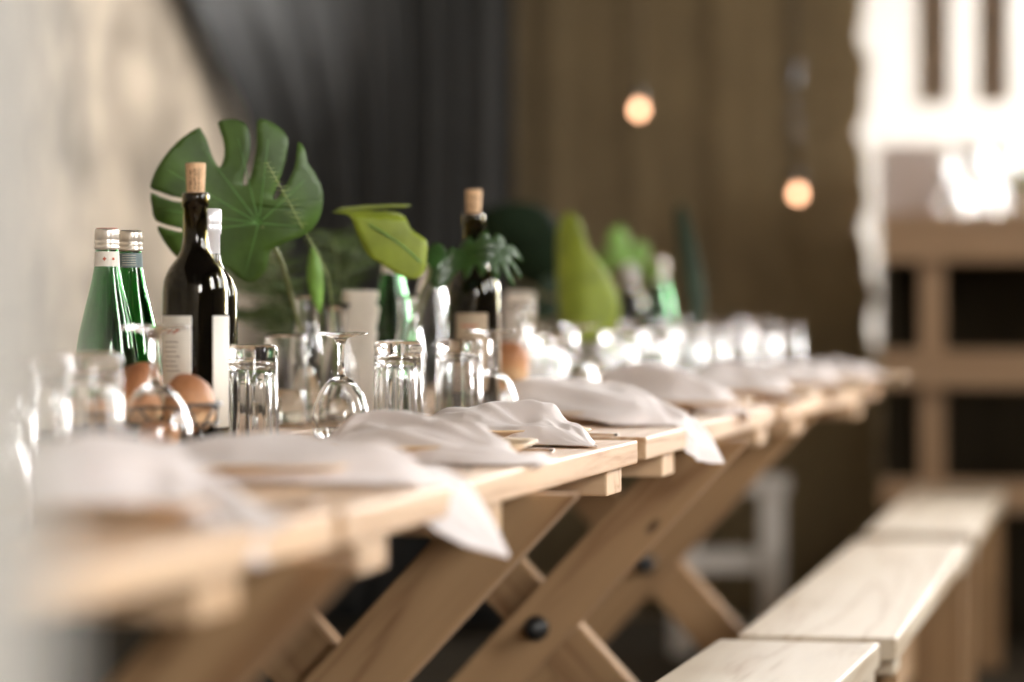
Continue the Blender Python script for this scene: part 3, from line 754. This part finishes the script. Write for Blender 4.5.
leaf_on(r, base, 'blade', [(482, 206), (505, 200), (530, 204), (552, 216), (566, 236), (568, 262), (556, 284), (538, 290), (518, 280), (500, 262), (486, 238), (478, 220)], (524, 244), 520, lambda x, y: .012 - 4 * (x + y) ** 2, 'leaf_shade', 2, .0014, tilt=(.35, .2))
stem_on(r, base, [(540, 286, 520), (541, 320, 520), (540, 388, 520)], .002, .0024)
base = G(596, 520, .77)
r = plant_root('round_leaf', base, 'dark leafy sprig low behind the far jars')
for k, (cx, cyy, ra) in enumerate([(520, 300, 16), (545, 310, 14), (552, 286, 13), (575, 318, 12)]):
    pts = [(cx + ra * 1.1 * math.cos(a) * (1 + .15 * math.cos(2 * a)), cyy + ra * .8 * math.sin(a)) for a in [i * PI / 5 for i in range(10)]]
    leaf_on(r, base, 'blade', pts, (cx, cyy), 530, lambda x, y: .006 - 8 * x * x, 'leaf_deep', 2, .0012, tilt=(-.3, .3 * k - .4))
    stem_on(r, base, [(cx, cyy + 6, 528), ((cx + 596) / 2, cyy + 40, 525), (596, 388, 520)], .0012, .0014)

# torn-edged menu card standing behind the vases
rnd = random.Random(11)
cw, chh = .052, .190
out = []
for k in range(13): out.append((-cw / 2 + cw * k / 12, chh + rnd.uniform(-.0012, .0008)))
for k in range(1, 30): out.append((cw / 2 + rnd.uniform(-.003, .002), chh - chh * k / 30))
for k in range(13): out.append((cw / 2 - cw * k / 12, 0))
for k in range(1, 30): out.append((-cw / 2 + rnd.uniform(-.002, .003), chh * k / 30))
o = leaf_mesh('menu_card', out, lambda x, y: .004 * math.sin(10 * y) - 3 * x * x, 'torn_paper', None, .0009, 2)
p = G(360, 685); o.location = p + Vector((0, 0, .0012)); o.rotation_euler = (PI / 2 + .03, 0, TH + .1)
tag(o, 'standing paper card with torn edges behind the vases', 'card')
o2 = leaf_mesh('menu_card', out, lambda x, y: .004 * math.sin(10 * y) - 3 * x * x, 'torn_paper', None, .0009, 2)
p = G(520, 560); o2.location = p + Vector((0, 0, .0012)); o2.rotation_euler = (PI / 2 + .03, 0, TH - .1)
tag(o2, 'blurred paper card standing beyond the second bottle', 'card')

# ------------------------------------------------------------------ plates, cutlery, napkins
def edge_x(s):    # column of the table's front edge at scale s
    y_ = HOR + .205 * s
    if y_ > 545: return 340 + (546.5 - y_) / .251
    if y_ > 461: return 346 + (545 - y_) / .279
    if y_ > 421: return 647 + (460 - y_) / .2946
    return 782 + (420 - y_) / .243
pl_me = None
def plate(px, s, rot, label):
    global pl_me
    if pl_me is None:
        bm = bmesh.new(); rings = []
        for hw, z in ((.072, .004), (.080, .006), (.092, .016), (.100, .0175), (.1005, .0155), (.093, .0135), (.081, .0015), (.072, .0)):
            ring = []
            for k in range(32):
                a = 2 * PI * k / 32; c, s_ = math.cos(a), math.sin(a)
                q = (abs(c) ** 6 + abs(s_) ** 6) ** (-1 / 6)
                ring.append(bm.verts.new((hw * q * c, hw * q * s_, z)))
            rings.append(ring)
        bm.faces.new(rings[0]); bm.faces.new(rings[-1][::-1])
        for a, b in zip(rings, rings[1:]):
            for k in range(32): bm.faces.new((a[k], a[(k + 1) % 32], b[(k + 1) % 32], b[k]))
        o = finish(bm, 'plate', 'palm_plate'); pl_me = o.data
    else: o = bpy.data.objects.new('plate', pl_me); link(o)
    o.location = G(px, s) + Vector((0, 0, .0006)); o.rotation_euler = (0, 0, rot); o.scale = (1.12, 1.12, 1); o.location.x += .02; return tag(o, label, 'plate', 'square palm-leaf plates')
def flat(bm, pts, z0, t):
    a = [bm.verts.new((x, y, z0)) for x, y in pts]; b = [bm.verts.new((x, y, z0 + t)) for x, y in pts]
    bm.faces.new(a[::-1]); bm.faces.new(b); n = len(pts)
    for k in range(n): bm.faces.new((a[k], a[(k + 1) % n], b[(k + 1) % n], b[k]))
def cutlery(kind, loc, rot, label):
    r = empty(kind, loc, rot, label, kind, 'steel cutlery beside the plates')
    bm = bmesh.new()
    hand = [(0, -.005), (.004, -.0075), (.03, -.007), (.085, -.004), (.1, -.003), (.1, .003), (.085, .004), (.03, .007), (.004, .0075), (0, .005)]
    flat(bm, [(-x, y) for x, y in hand][::-1], .0008, .0035); finish(bm, 'handle', 'steel', r, smooth=False)
    bm = bmesh.new()
    if kind == 'knife':
        flat(bm, [(-.2, -.002), (-.19, -.008), (-.14, -.0095), (-.1, -.004), (-.1, .004), (-.19, .004)], .0012, .0012); finish(bm, 'blade', 'steel', r, smooth=False)
    else:
        flat(bm, [(-.14, -.011), (-.125, -.011), (-.1, -.003), (-.1, .003), (-.125, .011), (-.14, .011)], .0012, .0016); finish(bm, 'neck', 'steel', r, smooth=False)
        for k in range(4):
            yy = -.0092 + k * .0061; bm = bmesh.new(); flat(bm, [(-.19, yy - .0008), (-.14, yy - .0018), (-.14, yy + .0018), (-.19, yy + .0008)], .0012, .0014); finish(bm, 'tine', 'steel', r, smooth=False)
    return r
def napkin(pts, label, seed, loops=()):
    # pts: (px, py, s, half width across, height of the fold[, twist]); a rumpled linen cloth laid along the points
    rnd = random.Random(seed); ph = [rnd.uniform(0, 6.3) for _ in range(8)]
    ctr = [Q(*p[:3]) for p in pts]; NU, NV = 90, 40
    cs = spline(ctr, NU); ws = spline([Vector((p[3], p[4], p[5] if len(p) > 5 else 0)) for p in pts], NU)
    bm = bmesh.new(); rows = []
    for i, (c, w_) in enumerate(zip(cs, ws)):
        t = (cs[min(i + 1, NU)] - cs[max(i - 1, 0)]).normalized()
        a = t.cross(Vector((0, 0, 1))); a.z = 0; a.normalize()
        if w_.z: a = Matrix.Rotation(w_.z, 3, t) @ a
        n = a.cross(t).normalized(); u = i / NU; row = []
        for j in range(NV + 1):
            v = -1 + 2 * j / NV
            hw = max(w_.x, .0012); h = max(w_.y, 0)
            dome = (1 - abs(v) ** 2.6)
            pleat = .20 * math.sin(5.2 * v + ph[0] + 3 * u) + .12 * math.sin(4 * v + 11 * u + ph[2])
            wv = Vector((u * 7 + ph[3] * 5, v * 1.8 + 2.5 * u, ph[1]))
            big = noise.noise(wv)
            rid = 1 - abs(noise.noise(Vector((u * 5 + v * 1.4 + ph[4], v * 3.2 - 2 * u + ph[5], ph[6])))) * 2.4
            wob = 1 + .30 * noise.noise(Vector((u * 6, 9 if v > 0 else -9, ph[7]))) * abs(v)
            amp = min(1, h / .03)
            off = h * (dome * (1 + pleat) - .55) + amp * (.35 + .65 * dome) * (.011 * big + .006 * rid)
            q = c + a * (hw * v * wob) + n * off
            lim = TT + .0022
            if c.z > TT - .004 and q.z < lim: q.z = lim + .0006 * (1 + math.sin(9 * v + 13 * u))
            row.append(bm.verts.new(q))
        rows.append(row)
    for r0, r1 in zip(rows, rows[1:]):
        for j in range(NV): bm.faces.new((r0[j], r0[j + 1], r1[j + 1], r1[j]))
    for (px, py, s, rad, wid, tilt) in loops:       # a turned-over roll of the same cloth
        c = Q(px, py, s) - Vector((0, 0, .013)); prev = None
        for k in range(25):
            a = -.35 * PI + 1.7 * PI * k / 24; cur = []
            for j in range(9):
                v = -1 + j / 4; rr = rad * (1 + .1 * math.sin(3 * a + v + ph[5]) - .16 * v * v)
                lo = Vector((math.cos(tilt), math.sin(tilt), 0)); ax = Vector((-math.sin(tilt), math.cos(tilt), 0))
                q = c + lo * (rr * 1.25 * math.cos(a)) + Vector((0, 0, rr * .85 * math.sin(a))) + ax * (wid * v * (1 + .15 * math.sin(a * 2 + ph[6])))
                q.z = max(q.z, TT + .004); cur.append(bm.verts.new(q))
            if prev:
                for j in range(8): bm.faces.new((prev[j], prev[j + 1], cur[j + 1], cur[j]))
            prev = cur
    o = finish(bm, 'napkin', 'linen'); solidify(o, .0016, 0, 1)
    return tag(o, label, 'napkin', 'linen napkins on the plates')
settings = [
 (60, 1230, 'nearest place at the left'), (255, 1010, 'place with the long hanging napkin'), (415, 895, 'place before the sharp tumbler'),
 (478, 800, 'place right of the sharp tumbler'), (572, 690, 'place with the second hanging napkin'), (668, 625, 'place beyond the second hanging napkin'),
 (745, 560, 'third place from the far end'), (800, 512, 'second place from the far end'), (845, 472, 'place at the far end')]
for k, (px, s, ds) in enumerate(settings):
    plate(px, s, (.12, -.08, .1, .35, -.1, .05, .1, 0, .06)[k], 'square palm-leaf plate, ' + ds)
    for kind, dy in (('fork', -.135), ('knife', .135)):
        s2 = F / (F / s + dy); e = G(edge_x(s2), s2)
        if kind == 'fork' and k in (4, 5, 6, 7, 8): continue
        cutlery(kind, (e.x - .035, e.y, TT + .0006), random.uniform(-.08, .08), 'steel %s, %s' % (kind, ds))
napkin([(-30, 492, 1225, .05, .016), (30, 484, 1230, .08, .036), (110, 482, 1230, .085, .042), (180, 492, 1235, .065, .034), (225, 510, 1255, .042, .014), (246, 526, 1285, .036, .006, .3), (254, 540, 1290, .03, .004, .9), (260, 556, 1285, .008, .001, 1.0)], 'very blurred napkin nearest the left edge', 1, loops=[(95, 474, 1225, .024, .05, .4)])
napkin([(140, 474, 1005, .06, .014), (190, 464, 1005, .085, .032), (265, 460, 1015, .09, .038), (335, 463, 1030, .075, .036), (395, 472, 1040, .052, .026, .1), (428, 487, 1040, .050, .012, .5), (456, 506, 1038, .043, .008, .85), (484, 531, 1034, .025, .005, 1.0), (509, 557, 1030, .001, .001, 1.0)], 'long napkin with a pointed tail hanging off the edge', 2, loops=[(215, 458, 1000, .024, .05, .2)])
napkin([(325, 450, 888, .05, .014), (372, 436, 890, .075, .036), (425, 440, 905, .07, .040), (470, 449, 918, .055, .030), (508, 457, 925, .042, .018), (532, 460, 914, .030, .010), (549, 463, 906, .010, .004)], 'napkin with a curled roll beside the sharp tumbler', 3, loops=[(385, 430, 880, .024, .045, .9)])
napkin([(425, 438, 783, .05, .012), (458, 425, 790, .075, .036), (500, 421, 800, .08, .040), (535, 426, 812, .062, .030), (565, 436, 822, .042, .018), (592, 448, 835, .008, .002)], 'loosely knotted napkin right of the sharp tumbler', 4, loops=[(478, 416, 790, .027, .034, .3), (512, 417, 800, .02, .03, .1)])
napkin([(495, 412, 680, .05, .016), (528, 398, 685, .085, .044), (572, 398, 692, .085, .048), (620, 406, 702, .068, .038), (655, 416, 706, .054, .022, .2), (680, 427, 708, .050, .012, .6), (697, 438, 706, .042, .008, .85), (711, 450, 704, .025, .004, 1.0), (724, 463, 702, .001, .001, 1.0)], 'napkin whose tail hangs over the edge mid-table', 5, loops=[(560, 388, 686, .026, .045, .2)])
napkin([(600, 398, 612, .05, .014), (630, 384, 616, .08, .042), (675, 386, 625, .08, .042), (712, 398, 634, .055, .026), (736, 410, 636, .036, .010, .5), (746, 421, 634, .012, .003, .9)], 'napkin just beyond the mid-table hanging one', 6, loops=[(655, 376, 618, .026, .045, .2)])
napkin([(675, 394, 552, .05, .012), (708, 380, 556, .085, .040), (752, 382, 562, .08, .038), (784, 392, 566, .05, .018), (803, 402, 564, .014, .003, .6)], 'third napkin from the far end of the table', 7)
napkin([(742, 388, 505, .05, .012), (776, 375, 508, .085, .038), (815, 377, 512, .08, .036), (842, 389, 512, .04, .012)], 'second napkin from the far end of the table', 8)
napkin([(812, 382, 464, .05, .012), (828, 371, 468, .09, .036), (862, 373, 470, .085, .034), (884, 382, 470, .04, .012)], 'napkin at the very far end of the table', 9)

# ------------------------------------------------------------------ bulbs on cords
def bulb(px, py, s, label, extra=None):
    c = Q(px, py, s); r = empty('hanging_bulb', c, 0, label, 'lamp', 'bare bulbs on black cords')
    finish(lathe([(0, -.016), (.008, -.0145), (.0135, -.007), (.0145, 0), (.013, .007), (.008, .015), (.007, .02), (0, .02)], 24), 'bulb', 'bulb_glow', r)
    finish(lathe([(0, .018), (.011, .018), (.0125, .022), (.0125, .045), (.008, .055), (0, .057)], 20), 'socket', 'black_plastic', r)
    top = ZC - c.z
    if extra:
        e = Q(*extra) - c
        tube_obj('cord', [(0, 0, .056), (e.x, e.y, e.z - .02)], .003, 'black_plastic', r)
        finish(lathe([(0, -.035), (.012, -.028), (.014, -.015), (.014, .012), (.02, .016), (.02, .026), (.008, .032), (0, .034)], 20), 'spare_socket', 'black_plastic', r, e)
        tube_obj('cord', [(e.x, e.y, e.z + .03), (e.x, e.y, top)], .003, 'black_plastic', r)
    else:
        tube_obj('cord', [(0, 0, .056), (0, 0, top)], .003, 'black_plastic', r)
    return r
bulb(639, 110, 372, 'glowing bare bulb, upper left of the two')
bulb(798, 194, 372, 'glowing bare bulb, lower right below an unlit socket', (793, 76, 372))

# ------------------------------------------------------------------ on and around the bar
def SB(dy): return F / ((YBAR + dy) * .985 + .13)
zt = BTOP
s_ = SB(.2)
bm = box_bm(.16, .14, .19, bevel=.004); p = G(910, s_, zt + .0955)
o = finish(bm, 'carton', 'card_box', None, p, smooth=False); o.rotation_euler = (0, 0, .1); tag(o, 'mauve-grey carton standing on the bar', 'box')
for k, (px, sc, up) in enumerate([(952, 1.0, False), (970, 1.4, True), (994, 1.1, False), (999, 1.4, True), (978, 1.2, True)]):
    wineglass(px, SB((.05, .18, .06, .22, .32)[k]), ('clear glass next to the carton on the bar', 'tall stemmed glass in the middle of the bar', 'clear glass on the bar beside the plant', 'tall stemmed glass at the right on the bar', 'stemmed glass behind the others on the bar')[k], zt, 'glasses on the bar', sc, up)
pb = G(1032, SB(.16), zt)
pot = empty('potted_plant', pb, 0, 'small green potted plant at the right end of the bar', 'plant')
finish(lathe([(0, 0), (.035, 0), (.045, .07), (.047, .075), (.042, .075), (.038, .06), (0, .06)], 28), 'pot', 'white_paint', pot)
for k in range(14):
    a = k * 2.4; el = .5 + .5 * random.random(); L_ = random.uniform(.05, .09)
    d = Vector((math.cos(a) * math.cos(el), math.sin(a) * math.cos(el), math.sin(el)))
    bm = bmesh.new(); side = d.cross(Vector((0, 0, 1))).normalized()
    pts = [Vector((0, 0, .055)), Vector((0, 0, .055)) + d * L_ * .5, Vector((0, 0, .055)) + d * L_ - Vector((0, 0, .02))]
    wv = [.006, .018, .001]; pr = None
    for q, w2 in zip(spline(pts, 8), spline([Vector((x, 0, 0)) for x in wv], 8)):
        cur = [bm.verts.new(q - side * w2.x), bm.verts.new(q), bm.verts.new(q + side * w2.x)]
        if pr:
            bm.faces.new((pr[0], pr[1], cur[1], cur[0])); bm.faces.new((pr[1], pr[2], cur[2], cur[1]))
        pr = cur
    solidify(finish(bm, 'blade', 'leaf_bright', pot), .001)

# white stool far behind the tables
st = G(728, 372, 0); stool = empty('stool', st, .1, 'white painted stool standing far behind the tables', 'stool')
for sx in (-1, 1):
    for sy in (-1, 1):
        o = box('leg', .055, .43, .055, (sx * .118, sy * .12, .215), 'white_paint', stool, .003); o.rotation_euler = (PI / 2, 0, 0)
box('seat', .32, .32, .03, (0, 0, .4455), 'white_paint', stool, .005)
for sy in (-1, 1): box('stretcher', .18, .03, .04, (0, sy * .12, .24), 'white_paint', stool, .003)
